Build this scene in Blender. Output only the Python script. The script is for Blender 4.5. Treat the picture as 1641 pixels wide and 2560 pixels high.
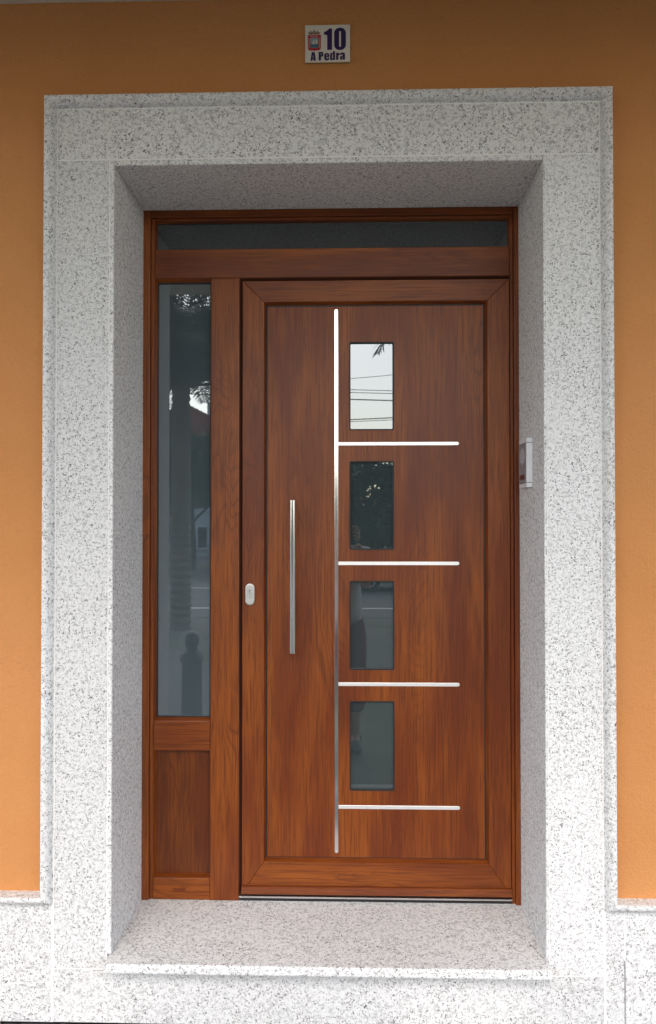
import bpy, bmesh, math, random
from mathutils import Vector, Matrix
R = math.radians
random.seed(7)
scene = bpy.context.scene
for o in list(bpy.data.objects): bpy.data.objects.remove(o)
COL = scene.collection

# ------------------------------------------------------------------ camera
CX, CY, CZ = 0.0718, -2.34, 1.4813           # lens, metres above the pavement at the wall foot
PITCH, YAW, ROLL = 0.01553, -0.02767, -0.00036
fw = Vector((math.sin(YAW)*math.cos(PITCH), math.cos(YAW)*math.cos(PITCH), math.sin(PITCH)))
rt = Vector((math.cos(YAW), -math.sin(YAW), 0)); up = rt.cross(fw)
rt, up = rt*math.cos(ROLL)+up*math.sin(ROLL), up*math.cos(ROLL)-rt*math.sin(ROLL)
cd = bpy.data.cameras.new('camera'); cam = bpy.data.objects.new('camera', cd); COL.objects.link(cam)
cam.matrix_world = Matrix(((rt.x, up.x, -fw.x, CX), (rt.y, up.y, -fw.y, CY), (rt.z, up.z, -fw.z, CZ), (0, 0, 0, 1)))
cd.sensor_fit = 'VERTICAL'; cd.sensor_height = 36; cd.lens = 1966/2560*36
cd.clip_start = 0.02; cd.clip_end = 1500
scene.camera = cam

# ------------------------------------------------------------------ sky, sun, exposure
SUN_EL, SUN_AZ = 42, -4                       # soft high sun in front of the house, behind thin cloud
w = bpy.data.worlds.new('World'); scene.world = w; w.use_nodes = True
nt = w.node_tree; nt.nodes.clear()
sky = nt.nodes.new('ShaderNodeTexSky'); sky.sky_type = 'NISHITA'; sky.sun_disc = False
sky.sun_elevation = R(SUN_EL); sky.sun_rotation = R(180-SUN_AZ)
sky.air_density = 1.0; sky.dust_density = 2.8; sky.ozone_density = 1.0
bg = nt.nodes.new('ShaderNodeBackground'); bg.inputs[1].default_value = 0.15
wo = nt.nodes.new('ShaderNodeOutputWorld')
nt.links.new(sky.outputs[0], bg.inputs[0]); nt.links.new(bg.outputs[0], wo.inputs[0])
sd = bpy.data.lights.new('sun', 'SUN'); sd.energy = 1.5; sd.angle = R(176); sd.color = (1.0, 0.992, 0.98)
sun = bpy.data.objects.new('sun', sd); COL.objects.link(sun)
sv = Vector((math.sin(R(SUN_AZ))*math.cos(R(SUN_EL)), -math.cos(R(SUN_AZ))*math.cos(R(SUN_EL)), math.sin(R(SUN_EL))))
sun.rotation_euler = sv.to_track_quat('Z', 'Y').to_euler(); sun.location = (3, -8, 12)
vs = scene.view_settings
vs.view_transform = 'Standard'; vs.look = 'None'; vs.gamma = 1; vs.use_curve_mapping = False
vs.exposure = 1.34

# ------------------------------------------------------------------ materials
class N:
    """small node-tree helper"""
    def __init__(s, name):
        s.m = bpy.data.materials.new(name); s.m.use_nodes = True; s.t = s.m.node_tree; s.t.nodes.clear()
        s.out = s.t.nodes.new('ShaderNodeOutputMaterial')
        s.b = s.t.nodes.new('ShaderNodeBsdfPrincipled'); s.t.links.new(s.b.outputs[0], s.out.inputs[0])
    def n(s, typ, **k):
        x = s.t.nodes.new('ShaderNode'+typ)
        for a, v in k.items(): setattr(x, a, v)
        return x
    def put(s, sock, v):
        if hasattr(v, 'is_linked') or isinstance(v, bpy.types.NodeSocket): s.t.links.new(v, sock)
        elif isinstance(v, tuple) and len(v) == 3 and sock.type == 'RGBA': sock.default_value = (*v, 1)
        else: sock.default_value = v
    def math(s, op, a, b=0.0, c=None, clamp=False):
        x = s.n('Math', operation=op); x.use_clamp = clamp
        s.put(x.inputs[0], a); s.put(x.inputs[1], b)
        if c is not None: s.put(x.inputs[2], c)
        return x.outputs[0]
    def step(s, v, lo, hi):
        x = s.n('MapRange'); x.interpolation_type = 'SMOOTHSTEP'
        s.put(x.inputs[0], v); x.inputs[1].default_value = lo; x.inputs[2].default_value = hi
        return x.outputs[0]
    def noise(s, vec, scale, detail=2.0, rough=0.5, dist=0.0):
        x = s.n('TexNoise'); s.put(x.inputs['Vector'], vec); x.inputs['Scale'].default_value = scale
        x.inputs['Detail'].default_value = detail; x.inputs['Roughness'].default_value = rough; x.inputs['Distortion'].default_value = dist
        return x.outputs['Fac']
    def mix(s, f, a, b, mode='MIX'):
        x = s.n('Mix', data_type='RGBA', blend_type=mode)
        s.put(x.inputs[0], f); s.put(x.inputs[6], a); s.put(x.inputs[7], b)
        return x.outputs[2]
    def vec(s, offset=True, scale=None, rot=None):
        tc = s.n('TexCoord'); v = tc.outputs['Object']
        if offset:
            oi = s.n('ObjectInfo'); k = s.math('MULTIPLY', oi.outputs['Random'], 37.0)
            ad = s.n('VectorMath', operation='ADD'); s.put(ad.inputs[0], v); s.put(ad.inputs[1], k); v = ad.outputs[0]
        if scale or rot:
            mp = s.n('Mapping'); s.put(mp.inputs[0], v)
            if scale: mp.inputs['Scale'].default_value = scale
            if rot: mp.inputs['Rotation'].default_value = rot
            v = mp.outputs[0]
        return v
    def bump(s, h, strength, dist):
        x = s.n('Bump'); x.inputs['Strength'].default_value = strength; x.inputs['Distance'].default_value = dist
        s.put(x.inputs['Height'], h); s.t.links.new(x.outputs[0], s.b.inputs['Normal'])
    def set(s, **k):
        for a, v in k.items(): s.put(s.b.inputs[a.replace('_', ' ')], v)
        return s.m

def plain(name, col, rough=0.5, metal=0.0, spec=0.5, var=0.08, vscale=30):
    n = N(name); v = n.vec()
    f = n.noise(v, vscale, 3)
    c = n.mix(f, tuple(x*(1-var) for x in col), tuple(min(1, x*(1+var)) for x in col))
    return n.set(Base_Color=c, Roughness=rough, Metallic=metal, Specular_IOR_Level=spec)

def granite(name, white, dark_amt=1.0):
    n = N(name); v = n.vec()
    n1 = n.noise(v, 112, 1.5, 0.5, 0.8)                       # curved short flecks: iso-lines cut by a mask
    line = n.math('SUBTRACT', 1.0, n.step(n.math('ABSOLUTE', n.math('SUBTRACT', n1, 0.5)), 0.010, 0.036))
    mask = n.step(n.noise(v, 140, 1.0, 0.5), 0.50, 0.57)
    fleck = n.math('MULTIPLY', line, mask)
    n4 = n.noise(v, 190, 1.0, 0.5, 1.0)
    fleck2 = n.step(n4, 0.63, 0.68)
    dens = n.step(n.noise(v, 7, 3, 0.6), 0.32, 0.68)         # flecks crowd in places
    big = n.noise(v, 2.5, 3)
    grey = n.step(n.noise(v, 85, 3, 0.6), 0.46, 0.72)
    oi = n.n('ObjectInfo')                                   # each slab has its own tone
    c = n.mix(oi.outputs['Random'], tuple(x*1.04 for x in white), (white[0]*0.90, white[1]*0.90, white[2]*0.90))
    c = n.mix(n.math('MULTIPLY', grey, 0.48), c, tuple(x*0.28 for x in white))
    c = n.mix(n.math('MULTIPLY', n.step(big, 0.35, 0.7), 0.18), c, (white[0]*0.80, white[1]*0.79, white[2]*0.77))
    k = n.math('ADD', 0.68, n.math('MULTIPLY', dens, 0.32))
    c = n.mix(n.math('MULTIPLY', fleck, k), c, (0.022, 0.023, 0.023))
    c = n.mix(n.math('MULTIPLY', fleck2, n.math('MULTIPLY', k, 0.92)), c, (0.020, 0.021, 0.021))
    n.bump(n.noise(v, 240, 2), 0.12, 0.002)
    return n.set(Base_Color=c, Roughness=0.75, Specular_IOR_Level=0.22)

def wood(name, horiz, k=1.0):
    n = N(name)
    base = n.vec(True, None, (0, R(90), 0) if horiz else None)
    def st(sc):
        mp = n.n('Mapping'); n.put(mp.inputs[0], base); mp.inputs['Scale'].default_value = sc; return mp.outputs[0]
    blot = n.noise(st((9, 9, 1.6)), 1.0, 3, 0.55)            # slow colour drift along the board
    strk = n.noise(st((70, 70, 2.4)), 1.0, 4, 0.65)          # straight streaks
    fine = n.noise(st((230, 230, 6)), 1.0, 2, 0.6)          # pores
    warp = n.noise(st((7, 7, 1.5)), 1.0, 2, 0.5)
    sx = n.n('SeparateXYZ'); n.put(sx.inputs[0], base)
    ph = n.math('ADD', n.math('MULTIPLY', sx.outputs[0], 240.0), n.math('MULTIPLY', warp, 130.0))
    ring = n.math('SINE', ph)
    ring = n.math('MULTIPLY', n.step(ring, 0.35, 1.0), n.step(n.noise(st((6, 6, 1.1)), 1.0, 1), 0.50, 0.66))
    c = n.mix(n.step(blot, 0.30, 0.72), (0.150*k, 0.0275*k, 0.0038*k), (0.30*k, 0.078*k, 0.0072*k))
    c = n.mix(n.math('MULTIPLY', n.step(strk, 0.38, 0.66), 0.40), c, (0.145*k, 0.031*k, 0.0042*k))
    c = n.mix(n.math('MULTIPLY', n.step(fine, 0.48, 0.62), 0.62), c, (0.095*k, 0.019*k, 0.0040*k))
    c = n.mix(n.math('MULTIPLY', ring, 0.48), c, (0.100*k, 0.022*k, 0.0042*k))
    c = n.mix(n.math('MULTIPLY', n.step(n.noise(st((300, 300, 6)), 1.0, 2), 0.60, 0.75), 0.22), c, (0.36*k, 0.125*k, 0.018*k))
    n.bump(fine, 0.10, 0.0006)
    return n.set(Base_Color=c, Roughness=n.math('ADD', 0.34, n.math('MULTIPLY', strk, 0.12)), Specular_IOR_Level=0.36)

def glass(name, tint, refl, rough=0.012):
    n = N(name); t = n.t
    df = n.n('BsdfDiffuse'); gl = n.n('BsdfGlossy'); mx = n.n('MixShader')
    f = n.noise(n.vec(), 5, 2)
    n.put(df.inputs[0], n.mix(f, tuple(x*0.85 for x in tint), tuple(x*1.15 for x in tint)))
    gl.inputs['Roughness'].default_value = rough; gl.inputs['Color'].default_value = (0.90, 0.97, 1.0, 1)
    lw = n.n('LayerWeight'); lw.inputs[0].default_value = 0.35
    n.put(mx.inputs[0], n.math('ADD', refl, n.math('MULTIPLY', lw.outputs['Facing'], 0.25)))
    t.links.new(df.outputs[0], mx.inputs[1]); t.links.new(gl.outputs[0], mx.inputs[2]); t.links.new(mx.outputs[0], n.out.inputs[0])
    bp = n.n('Bump'); bp.inputs['Strength'].default_value = 0.006; bp.inputs['Distance'].default_value = 0.002
    n.put(bp.inputs['Height'], n.noise(n.vec(), 6, 1)); t.links.new(bp.outputs[0], gl.inputs['Normal'])
    return n.m

def stucco():
    n = N('orange_stucco'); v = n.vec(False)
    f1 = n.noise(v, 1.3, 4, 0.6); f2 = n.noise(v, 90, 3, 0.6)
    c = n.mix(n.step(f1, 0.3, 0.75), (0.555, 0.245, 0.084), (0.595, 0.274, 0.102))
    c = n.mix(n.math('MULTIPLY', n.step(f2, 0.52, 0.75), 0.30), c, (0.43, 0.175, 0.045))
    h = n.math('ADD', n.math('MULTIPLY', n.noise(v, 170, 3, 0.6, 0.4), 0.7), n.math('MULTIPLY', n.noise(v, 60, 2), 0.5))
    n.bump(h, 0.8, 0.006)
    return n.set(Base_Color=c, Roughness=0.9, Specular_IOR_Level=0.2)

def brushed():
    n = N('brushed_steel'); v = n.vec(True, (900, 900, 4))
    f = n.noise(v, 1.0, 3)
    return n.set(Base_Color=n.mix(f, (0.68, 0.69, 0.68), (0.76, 0.77, 0.76)), Metallic=1.0, Roughness=0.13)

M = {}
M['granite'] = granite('light_granite', (0.755, 0.765, 0.765))
M['grout'] = plain('pale_grout', (0.80, 0.80, 0.79), 0.9)
M['wood_v'] = wood('golden_oak_upright', False, 0.88)
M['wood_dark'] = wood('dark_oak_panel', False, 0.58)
M['wood_h'] = wood('golden_oak_level', True, 0.86)
M['glass'] = glass('tinted_door_glass', (0.036, 0.050, 0.053), 0.135)
M['glass_side'] = glass('tinted_sidelight_glass', (0.070, 0.096, 0.110), 0.17)
M['glass_top'] = glass('shaded_transom_glass', (0.016, 0.022, 0.024), 0.14)  # darker copy of the door glass, transom shade put into its tint
M['stucco'] = stucco()
M['steel'] = brushed()
M['chrome'] = plain('polished_strip', (0.86, 0.87, 0.88), 0.13, 1.0, var=0.02)
M['stripwhite'] = plain('satin_bright_strip', (0.93, 0.93, 0.92), 0.42, 0.75, var=0.02)
M['satin'] = plain('satin_nickel', (0.60, 0.60, 0.57), 0.38, 1.0, var=0.03)
M['alu'] = plain('aluminium', (0.75, 0.76, 0.76), 0.3, 1.0, var=0.03)
M['black'] = plain('black_rubber', (0.008, 0.008, 0.009), 0.6)
M['gap'] = plain('brown_seal', (0.052, 0.0125, 0.004), 0.6)
M['concrete'] = plain('painted_concrete', (0.50, 0.46, 0.38), 0.9, vscale=9, var=0.12)
M['tile'] = plain('glazed_tile', (0.72, 0.69, 0.62), 0.28, var=0.03)
M['tile_edge'] = plain('tile_biscuit', (0.42, 0.30, 0.10), 0.8)
M['ink'] = plain('violet_ink', (0.022, 0.009, 0.085), 0.35)
M['crest_red'] = plain('crest_red', (0.45, 0.018, 0.035), 0.35)
M['crest_blue'] = plain('crest_sky', (0.26, 0.40, 0.44), 0.35)
M['crest_sea'] = plain('crest_sea', (0.06, 0.15, 0.20), 0.35)
M['crest_pale'] = plain('crest_pale', (0.68, 0.64, 0.55), 0.35)
M['crest_gold'] = plain('crest_crown', (0.30, 0.24, 0.15), 0.4, vscale=900, var=0.5)
M['ic_face'] = plain('intercom_grey', (0.27, 0.26, 0.29), 0.4)
M['ic_light'] = plain('intercom_silver', (0.72, 0.74, 0.76), 0.4, 0.0)
M['ic_btn'] = plain('intercom_button', (0.10, 0.03, 0.03), 0.3)
M['slate'] = plain('dark_slate', (0.045, 0.046, 0.052), 0.7, vscale=14, var=0.4)
M['paleslab'] = plain('pale_slab', (0.42, 0.38, 0.36), 0.85, vscale=20, var=0.15)
M['kerb'] = plain('kerb_stone', (0.30, 0.30, 0.29), 0.85, vscale=25, var=0.2)
M['asphalt'] = plain('asphalt', (0.085, 0.09, 0.09), 0.85, vscale=60, var=0.3)
M['paint'] = plain('road_paint', (0.78, 0.78, 0.76), 0.7)
M['leaf'] = plain('leaf_green', (0.065, 0.110, 0.042), 0.6, vscale=1.2, var=0.5)
M['leaf2'] = plain('leaf_deep_green', (0.052, 0.092, 0.045), 0.6, vscale=1.2, var=0.5)
M['frond'] = plain('palm_green', (0.045, 0.080, 0.030), 0.5, vscale=3, var=0.4)
M['bark'] = plain('bark', (0.11, 0.085, 0.06), 0.95, vscale=18, var=0.4)
M['palmbark'] = plain('palm_bark', (0.21, 0.18, 0.13), 0.95, vscale=12, var=0.4)
M['whitewall'] = plain('white_wall', (0.62, 0.62, 0.59), 0.9, vscale=2, var=0.06)
M['rooftile'] = plain('red_roof_tile', (0.34, 0.075, 0.045), 0.85, vscale=4, var=0.3)
M['darkpane'] = glass('house_pane', (0.02, 0.025, 0.03), 0.12)
M['whiteframe'] = plain('white_frame', (0.75, 0.75, 0.73), 0.5)
M['iron'] = plain('cast_iron_paint', (0.018, 0.022, 0.022), 0.5)
M['cable'] = plain('black_cable', (0.012, 0.012, 0.013), 0.7)
M['pole'] = plain('weathered_pole', (0.17, 0.14, 0.10), 0.9, vscale=6, var=0.3)
M['carpaint'] = plain('dark_car_paint', (0.022, 0.030, 0.032), 0.22, var=0.02)
M['tyre'] = plain('tyre', (0.012, 0.012, 0.012), 0.85)
M['rim'] = plain('wheel_rim', (0.62, 0.63, 0.64), 0.35, 0.7)
M['carglass'] = glass('car_glass', (0.01, 0.012, 0.014), 0.15)
M['lamp'] = plain('lamp_lens', (0.75, 0.76, 0.78), 0.15)
M['skin'] = plain('skin', (0.44, 0.24, 0.16), 0.55, var=0.05)
M['hair'] = plain('dark_hair', (0.022, 0.015, 0.010), 0.55, vscale=200, var=0.4)
M['shirt'] = plain('pale_shirt', (0.66, 0.67, 0.72), 0.9, vscale=12, var=0.06)
M['trousers'] = plain('dark_red_trousers', (0.17, 0.022, 0.035), 0.9, vscale=12, var=0.12)
M['shoe'] = plain('dark_shoe', (0.014, 0.015, 0.016), 0.6)
M['phone'] = plain('phone_black', (0.01, 0.01, 0.011), 0.2)

def groundmat():
    n = N('gravel_and_grass'); v = n.vec(False)
    f = n.noise(v, 0.8, 4, 0.6); g = n.noise(v, 25, 3, 0.7)
    c = n.mix(n.step(f, 0.42, 0.62), (0.13, 0.128, 0.12), (0.075, 0.095, 0.045))
    c = n.mix(n.math('MULTIPLY', g, 0.5), c, (0.09, 0.085, 0.08))
    n.bump(g, 0.5, 0.02)
    return n.set(Base_Color=c, Roughness=0.95)
M['ground'] = groundmat()

# ------------------------------------------------------------------ mesh and object helpers
def tag(o, label=None, cat=None, group=None, kind=None):
    if label: o['label'] = label
    if cat: o['category'] = cat
    if group: o['group'] = group
    if kind: o['kind'] = kind
    return o
def thing(name, loc, label, cat, group=None):
    o = bpy.data.objects.new(name, None); COL.objects.link(o); o.location = loc
    o.empty_display_size = 0.1
    return tag(o, label, cat, group)
def worldpos(p):
    v = Vector((0, 0, 0))
    while p is not None: v += p.location; p = p.parent
    return v
def obj(name, bm, mat, parent=None, smooth=False):
    """link a bmesh given in world coordinates; its origin is the middle of its box"""
    bmesh.ops.recalc_face_normals(bm, faces=bm.faces)
    lo = Vector((min(v.co.x for v in bm.verts), min(v.co.y for v in bm.verts), min(v.co.z for v in bm.verts)))
    hi = Vector((max(v.co.x for v in bm.verts), max(v.co.y for v in bm.verts), max(v.co.z for v in bm.verts)))
    c = (lo+hi)/2; c.z = lo.z
    for v in bm.verts: v.co -= c
    me = bpy.data.meshes.new(name); bm.to_mesh(me); bm.free()
    for m in (mat if isinstance(mat, (list, tuple)) else [mat]): me.materials.append(M[m] if isinstance(m, str) else m)
    if smooth:
        for p in me.polygons: p.use_smooth = True
    o = bpy.data.objects.new(name, me); COL.objects.link(o)
    o.parent = parent; o.location = c - worldpos(parent)
    return o
def struct(name, bm, mat): return tag(obj(name, bm, mat), kind='structure')

def inset(poly, c):
    """inset a convex CCW polygon (x, z) by c"""
    n = len(poly); out = []
    for i in range(n):
        p0, p1, p2 = Vector(poly[i-1]), Vector(poly[i]), Vector(poly[(i+1) % n])
        a = (p1-p0).normalized(); b = (p2-p1).normalized()
        na = Vector((-a.y, a.x)); nb = Vector((-b.y, b.x))
        k = na+nb; d = 1+na.dot(nb)
        out.append(tuple(p1+k*(c/d)) if d > 1e-4 else tuple(p1+na*c))
    return out
def prism(poly, y0, y1, c=0.001, bm=None, steps=1):
    """polygon in x,z (CCW from the front) with front at y0 and back at y1, front arris eased by c"""
    bm = bm or bmesh.new()
    if c > 0:
        rings = []
        for k in range(steps+1):
            a = k/steps*math.pi/2
            rings.append((inset(poly, c*(1-math.sin(a))), y0+c*(1-math.cos(a))))
    else: rings = [(poly, y0)]
    rings.append((poly, y1))
    vs_ = [[bm.verts.new((p[0], y, p[1])) for p in pl] for pl, y in rings]
    bm.faces.new(vs_[0]); bm.faces.new(vs_[-1])
    n = len(poly)
    for a, b in zip(vs_[:-1], vs_[1:]):
        for i in range(n): bm.faces.new((a[i], a[(i+1) % n], b[(i+1) % n], b[i]))
    return bm
def rect(x0, z0, x1, z1): return [(x0, z0), (x1, z0), (x1, z1), (x0, z1)]
def rrect(x0, z0, x1, z1, r, k=5):
    out = []
    for cx, cz, a0 in ((x1-r, z0+r, -90), (x1-r, z1-r, 0), (x0+r, z1-r, 90), (x0+r, z0+r, 180)):
        for i in range(k+1):
            a = R(a0+90*i/k); out.append((cx+r*math.cos(a), cz+r*math.sin(a)))
    return out
def box(bm, x0, y0, z0, x1, y1, z1):
    v = [bm.verts.new(p) for p in ((x0,y0,z0),(x1,y0,z0),(x1,y1,z0),(x0,y1,z0),(x0,y0,z1),(x1,y0,z1),(x1,y1,z1),(x0,y1,z1))]
    for f in ((0,3,2,1),(4,5,6,7),(0,1,5,4),(1,2,6,5),(2,3,7,6),(3,0,4,7)): bm.faces.new([v[i] for i in f])
    return bm
def tube(bm, pts, rad, seg=8, cap=True):
    """tube along points; rad is a number or a list"""
    pts = [Vector(p) for p in pts]; rings = []
    for i, p in enumerate(pts):
        d = (pts[min(i+1, len(pts)-1)]-pts[max(i-1, 0)]).normalized()
        a = d.orthogonal().normalized() if abs(d.z) > 0.9 else d.cross(Vector((0, 0, 1))).normalized()
        b = d.cross(a); r = rad[i] if isinstance(rad, (list, tuple)) else rad
        rings.append([bm.verts.new(p+a*(r*math.cos(2*math.pi*k/seg))+b*(r*math.sin(2*math.pi*k/seg))) for k in range(seg)])
    for s, t in zip(rings[:-1], rings[1:]):
        for k in range(seg): bm.faces.new((s[k], s[(k+1) % seg], t[(k+1) % seg], t[k]))
    if cap: bm.faces.new(rings[0]); bm.faces.new(rings[-1])
    return bm
def lathe(bm, prof, cx, cy, seg=20):
    """revolve (r, z) about the vertical through cx, cy"""
    rings = [[bm.verts.new((cx+r*math.cos(2*math.pi*k/seg), cy+r*math.sin(2*math.pi*k/seg), z)) for k in range(seg)] for r, z in prof]
    for s, t in zip(rings[:-1], rings[1:]):
        for k in range(seg): bm.faces.new((s[k], s[(k+1) % seg], t[(k+1) % seg], t[k]))
    bm.faces.new(rings[0]); bm.faces.new(rings[-1])
    return bm
# positions read off the photograph lie on the plane y = DOOR; these move them to their own depth
DOOR = 0.338
def mx(x, y): return CX+(x-CX)*(y-CY)/(DOOR-CY)
def mz(z, y): return CZ+(z-CZ)*(y-CY)/(DOOR-CY)
def mrect(x0, z0, x1, z1, y): return rect(mx(x0, y), mz(z0, y), mx(x1, y), mz(z1, y))

# ------------------------------------------------------------------ ground, pavement, road
LOW = -0.16                                              # the yard lies one kerb below the pavement
bm = bmesh.new(); box(bm, -400, -400, LOW-0.5, 400, 400, LOW); struct('ground', bm, 'ground')
bm = bmesh.new(); box(bm, -120, -18.6, LOW+0.0005, 120, -10.7, LOW+0.006); struct('road', bm, 'asphalt')
for nm, y in (('road_line_near', -12.2), ('road_line_far', -17.0)):
    bm = bmesh.new(); box(bm, -120, y-0.06, LOW+0.007, 120, y+0.06, LOW+0.011)
    struct('road_edge_line', bm, 'paint')
bm = bmesh.new(); box(bm, -12, -1.27, LOW+0.001, 12, -0.002, -0.012)
pav = struct('pavement', bm, 'paleslab')
edges = [-2.42, -1.95, -1.42, -0.962, -0.912, -0.79, -0.60, -0.22, 0.21, 0.60, 1.02, 1.5, 2.0, 2.45]
for r_, (ya, yb) in enumerate(((-0.395, -0.006), (-0.80, -0.402), (-1.262, -0.807))):
    for i in range(len(edges)-1):
        a, b = edges[i]+0.004, edges[i+1]-0.004
        b_ = bmesh.new(); box(b_, a, ya, -0.02, b, yb, 0.0+random.uniform(-0.002, 0.0))
        obj('paving_slab', b_, 'paleslab' if (i+r_) % 3 == 2 else 'slate', pav)
bm = bmesh.new(); box(bm, -12, -1.42, LOW+0.001, 12, -1.274, 0.003); struct('kerb', bm, 'kerb')

# ------------------------------------------------------------------ the house: rendered wall, plinth, overhang
WY = 0.02                                                # face of the orange render
XO, X1, ZO, W = -0.8442, 0.8458, 2.7694, 0.0310            # outer edges of the stone moulding, its width
ZT = 0.378                                               # top of the plinth cap
house = thing('house', (0, 0, 0), 'orange rendered house with granite plinth around the front door', 'house')
bm = bmesh.new()
xs = [-6, -0.835, 0.835, 6]; zs = [0.02, 2.76, 6.2]
for i in range(3):
    for j in range(2):
        if i == 1 and j == 0: continue
        v = [bm.verts.new(p) for p in ((xs[i], WY, zs[j]), (xs[i+1], WY, zs[j]), (xs[i+1], WY, zs[j+1]), (xs[i], WY, zs[j+1]))]
        bm.faces.new(v)
bmesh.ops.remove_doubles(bm, verts=bm.verts, dist=1e-5)
ext = bmesh.ops.extrude_face_region(bm, geom=list(bm.faces))
for g in ext['geom']:
    if isinstance(g, bmesh.types.BMVert): g.co.y = WY+0.40
obj('wall', bm, 'stucco', house)
bm = bmesh.new(); box(bm, -6, WY+0.401, 0.0, -5.7, 8, 6.2); box(bm, 5.7, WY+0.401, 0.0, 6, 8, 6.2)
box(bm, -5.699, 7.7, 0.0, 5.699, 8, 6.2); obj('outer_wall', bm, 'stucco', house)
bm = bmesh.new(); box(bm, -6.3, -0.5, 6.201, 6.3, 8.3, 6.42); obj('roof', bm, 'concrete', house)
OVER = 2.35
bm = prism([(-6.3, 3.077), (6.3, 3.077), (6.3, 3.27), (-6.3, 3.27)], -OVER, WY-0.001, 0.006); obj('overhang', bm, 'concrete', house)
# plinth slabs
xl = [XO+W-0.0025, -2.1, -3.4, -4.7, -6.0]
for a, b in zip(xl[:-1], xl[1:]): obj('plinth_slab', prism(rect(b+0.0015, 0.0, a-0.0015, ZT-W), 0.0, 0.05, 0.0015), 'granite', house)
xr = [X1-W+0.0025, 0.8745, 2.2, 3.5, 4.8, 6.0]
for a, b in zip(xr[:-1], xr[1:]): obj('plinth_slab', prism(rect(a+0.0015, 0.0, b-0.0015, ZT-W), 0.0, 0.05, 0.0015), 'granite', house)
obj('joint_filler', prism(rect(0.8725, 0.205, 0.8765, ZT-W), 0.0008, 0.04, 0), 'grout', house)
obj('joint_backing', prism(rect(-6, 0.0, XO+W+0.001, ZT-W), 0.0006, 0.049, 0), 'grout', house)
obj('joint_backing', prism(rect(X1-W-0.001, 0.0, 0.86, ZT-W), 0.0006, 0.049, 0), 'grout', house)
obj('joint_backing', prism(rect(0.861, 0.0, 6, ZT-W), 0.006, 0.049, 0), 'kerb', house)

# moulding profile: s from the outer edge inwards, y towards the viewer is negative
P_ = 0.028
PROF = [(0.0, WY+0.002), (0.0, -P_+0.004), (0.0015, -P_+0.001), (0.004, -P_), (0.009, -P_), (0.015, -0.0258), (0.0205, -0.0205), (0.0245, -0.0135), (0.0270, -0.0060), (0.0282, -0.0004), (W-0.0006, 0.0003), (W-0.0006, WY+0.002)]
def sweep(fa, fb):
    """moulding between two ends given as functions of s -> (x, z)"""
    b = bmesh.new()
    A = [b.verts.new((fa(s)[0], y, fa(s)[1])) for s, y in PROF]; B = [b.verts.new((fb(s)[0], y, fb(s)[1])) for s, y in PROF]
    n = len(PROF)
    for i in range(n): b.faces.new((A[i], A[(i+1) % n], B[(i+1) % n], B[i]))
    b.faces.new(A); b.faces.new(B); return b
g = 0.0006
obj('plinth_cap', sweep(lambda s: (-6, ZT-s), lambda s: (XO+s-g, ZT-s)), 'granite', house)
obj('plinth_cap', sweep(lambda s: (6, ZT-s), lambda s: (X1-s+g, ZT-s)), 'granite', house)

# ------------------------------------------------------------------ granite door surround
sur = thing('door_surround', (0, 0.2, 0), 'speckled light granite surround framing the recessed front door', 'door surround')
obj('moulding', sweep(lambda s: (XO+s, ZT-s+g), lambda s: (XO+s, ZO-s-g)), 'granite', sur)
obj('moulding', sweep(lambda s: (X1-s, ZT-s+g), lambda s: (X1-s, ZO-s-g)), 'granite', sur)
obj('moulding', sweep(lambda s: (XO+s, ZO-s), lambda s: (X1-s, ZO-s)), 'granite', sur)
XIL, XIR = XO+W+0.0012, X1-W-0.0012
RL, RR_ = -0.6375, 0.6455                                # opening faces
SOF = 2.563; SILL = 0.203
obj('pilaster_slab', prism(rect(XIL, 0.1595, RL-0.0155, 2.5815), 0.0, 0.05, 0.0012), 'granite', sur)
obj('pilaster_slab', prism(rect(RR_+0.0105, 0.1595, XIR, 2.5815), 0.0, 0.05, 0.0012), 'granite', sur)
obj('lintel_slab', prism(rect(XIL, 2.5838, XIR, ZO-W-0.0012), 0.0, 0.05, 0.0012), 'granite', sur)
obj('reveal_slab', prism(rect(RL-0.0135, SILL+0.0005, RL, SOF+0.017), -0.0045, 0.46, 0.0045, steps=3), 'granite', sur)
obj('reveal_slab', prism(rect(RR_, SILL+0.0005, RR_+0.0085, SOF+0.017), -0.0045, 0.46, 0.0035, steps=3), 'granite', sur)
obj('soffit_slab', prism(rect(RL+0.0003, SOF, RR_-0.0003, SOF+0.0165), -0.0045, 0.46, 0.0045, steps=3), 'granite', sur)
for rc in (rect(XO+0.01, 0.157, RL-0.013, ZO-0.01), rect(RR_+0.008, 0.157, X1-0.01, ZO-0.01), rect(RL-0.0129, SOF+0.0172, RR_+0.0079, ZO-0.01)):
    obj('joint_backing', prism(rc, 0.0004, 0.42, 0), 'grout', sur)

# ------------------------------------------------------------------ doorstep
step = thing('doorstep', (0, 0.15, 0), 'granite doorstep with rounded projecting nosing below the door', 'doorstep')
b = bmesh.new()                                          # tread: rounded nosing profile in y,z
pf = [(0.46, SILL-0.028), (-0.050, SILL-0.028), (-0.054, SILL-0.026), (-0.0555, SILL-0.022), (-0.0555, SILL-0.007), (-0.0540, SILL-0.0025), (-0.0515, SILL-0.0007), (-0.048, SILL), (0.46, SILL)]
L_ = [b.verts.new((-0.6435, y, z)) for y, z in pf]; Q_ = [b.verts.new((0.650, y, z)) for y, z in pf]
for i in range(len(pf)): b.faces.new((L_[i], L_[(i+1) % len(pf)], Q_[(i+1) % len(pf)], Q_[i]))
b.faces.new(L_); b.faces.new(Q_)
obj('tread', b, 'granite', step)
obj('riser_slab', prism(rect(XIL, 0.0, XIR, 0.1575), 0.0, 0.05, 0.0012), 'granite', step)
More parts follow.
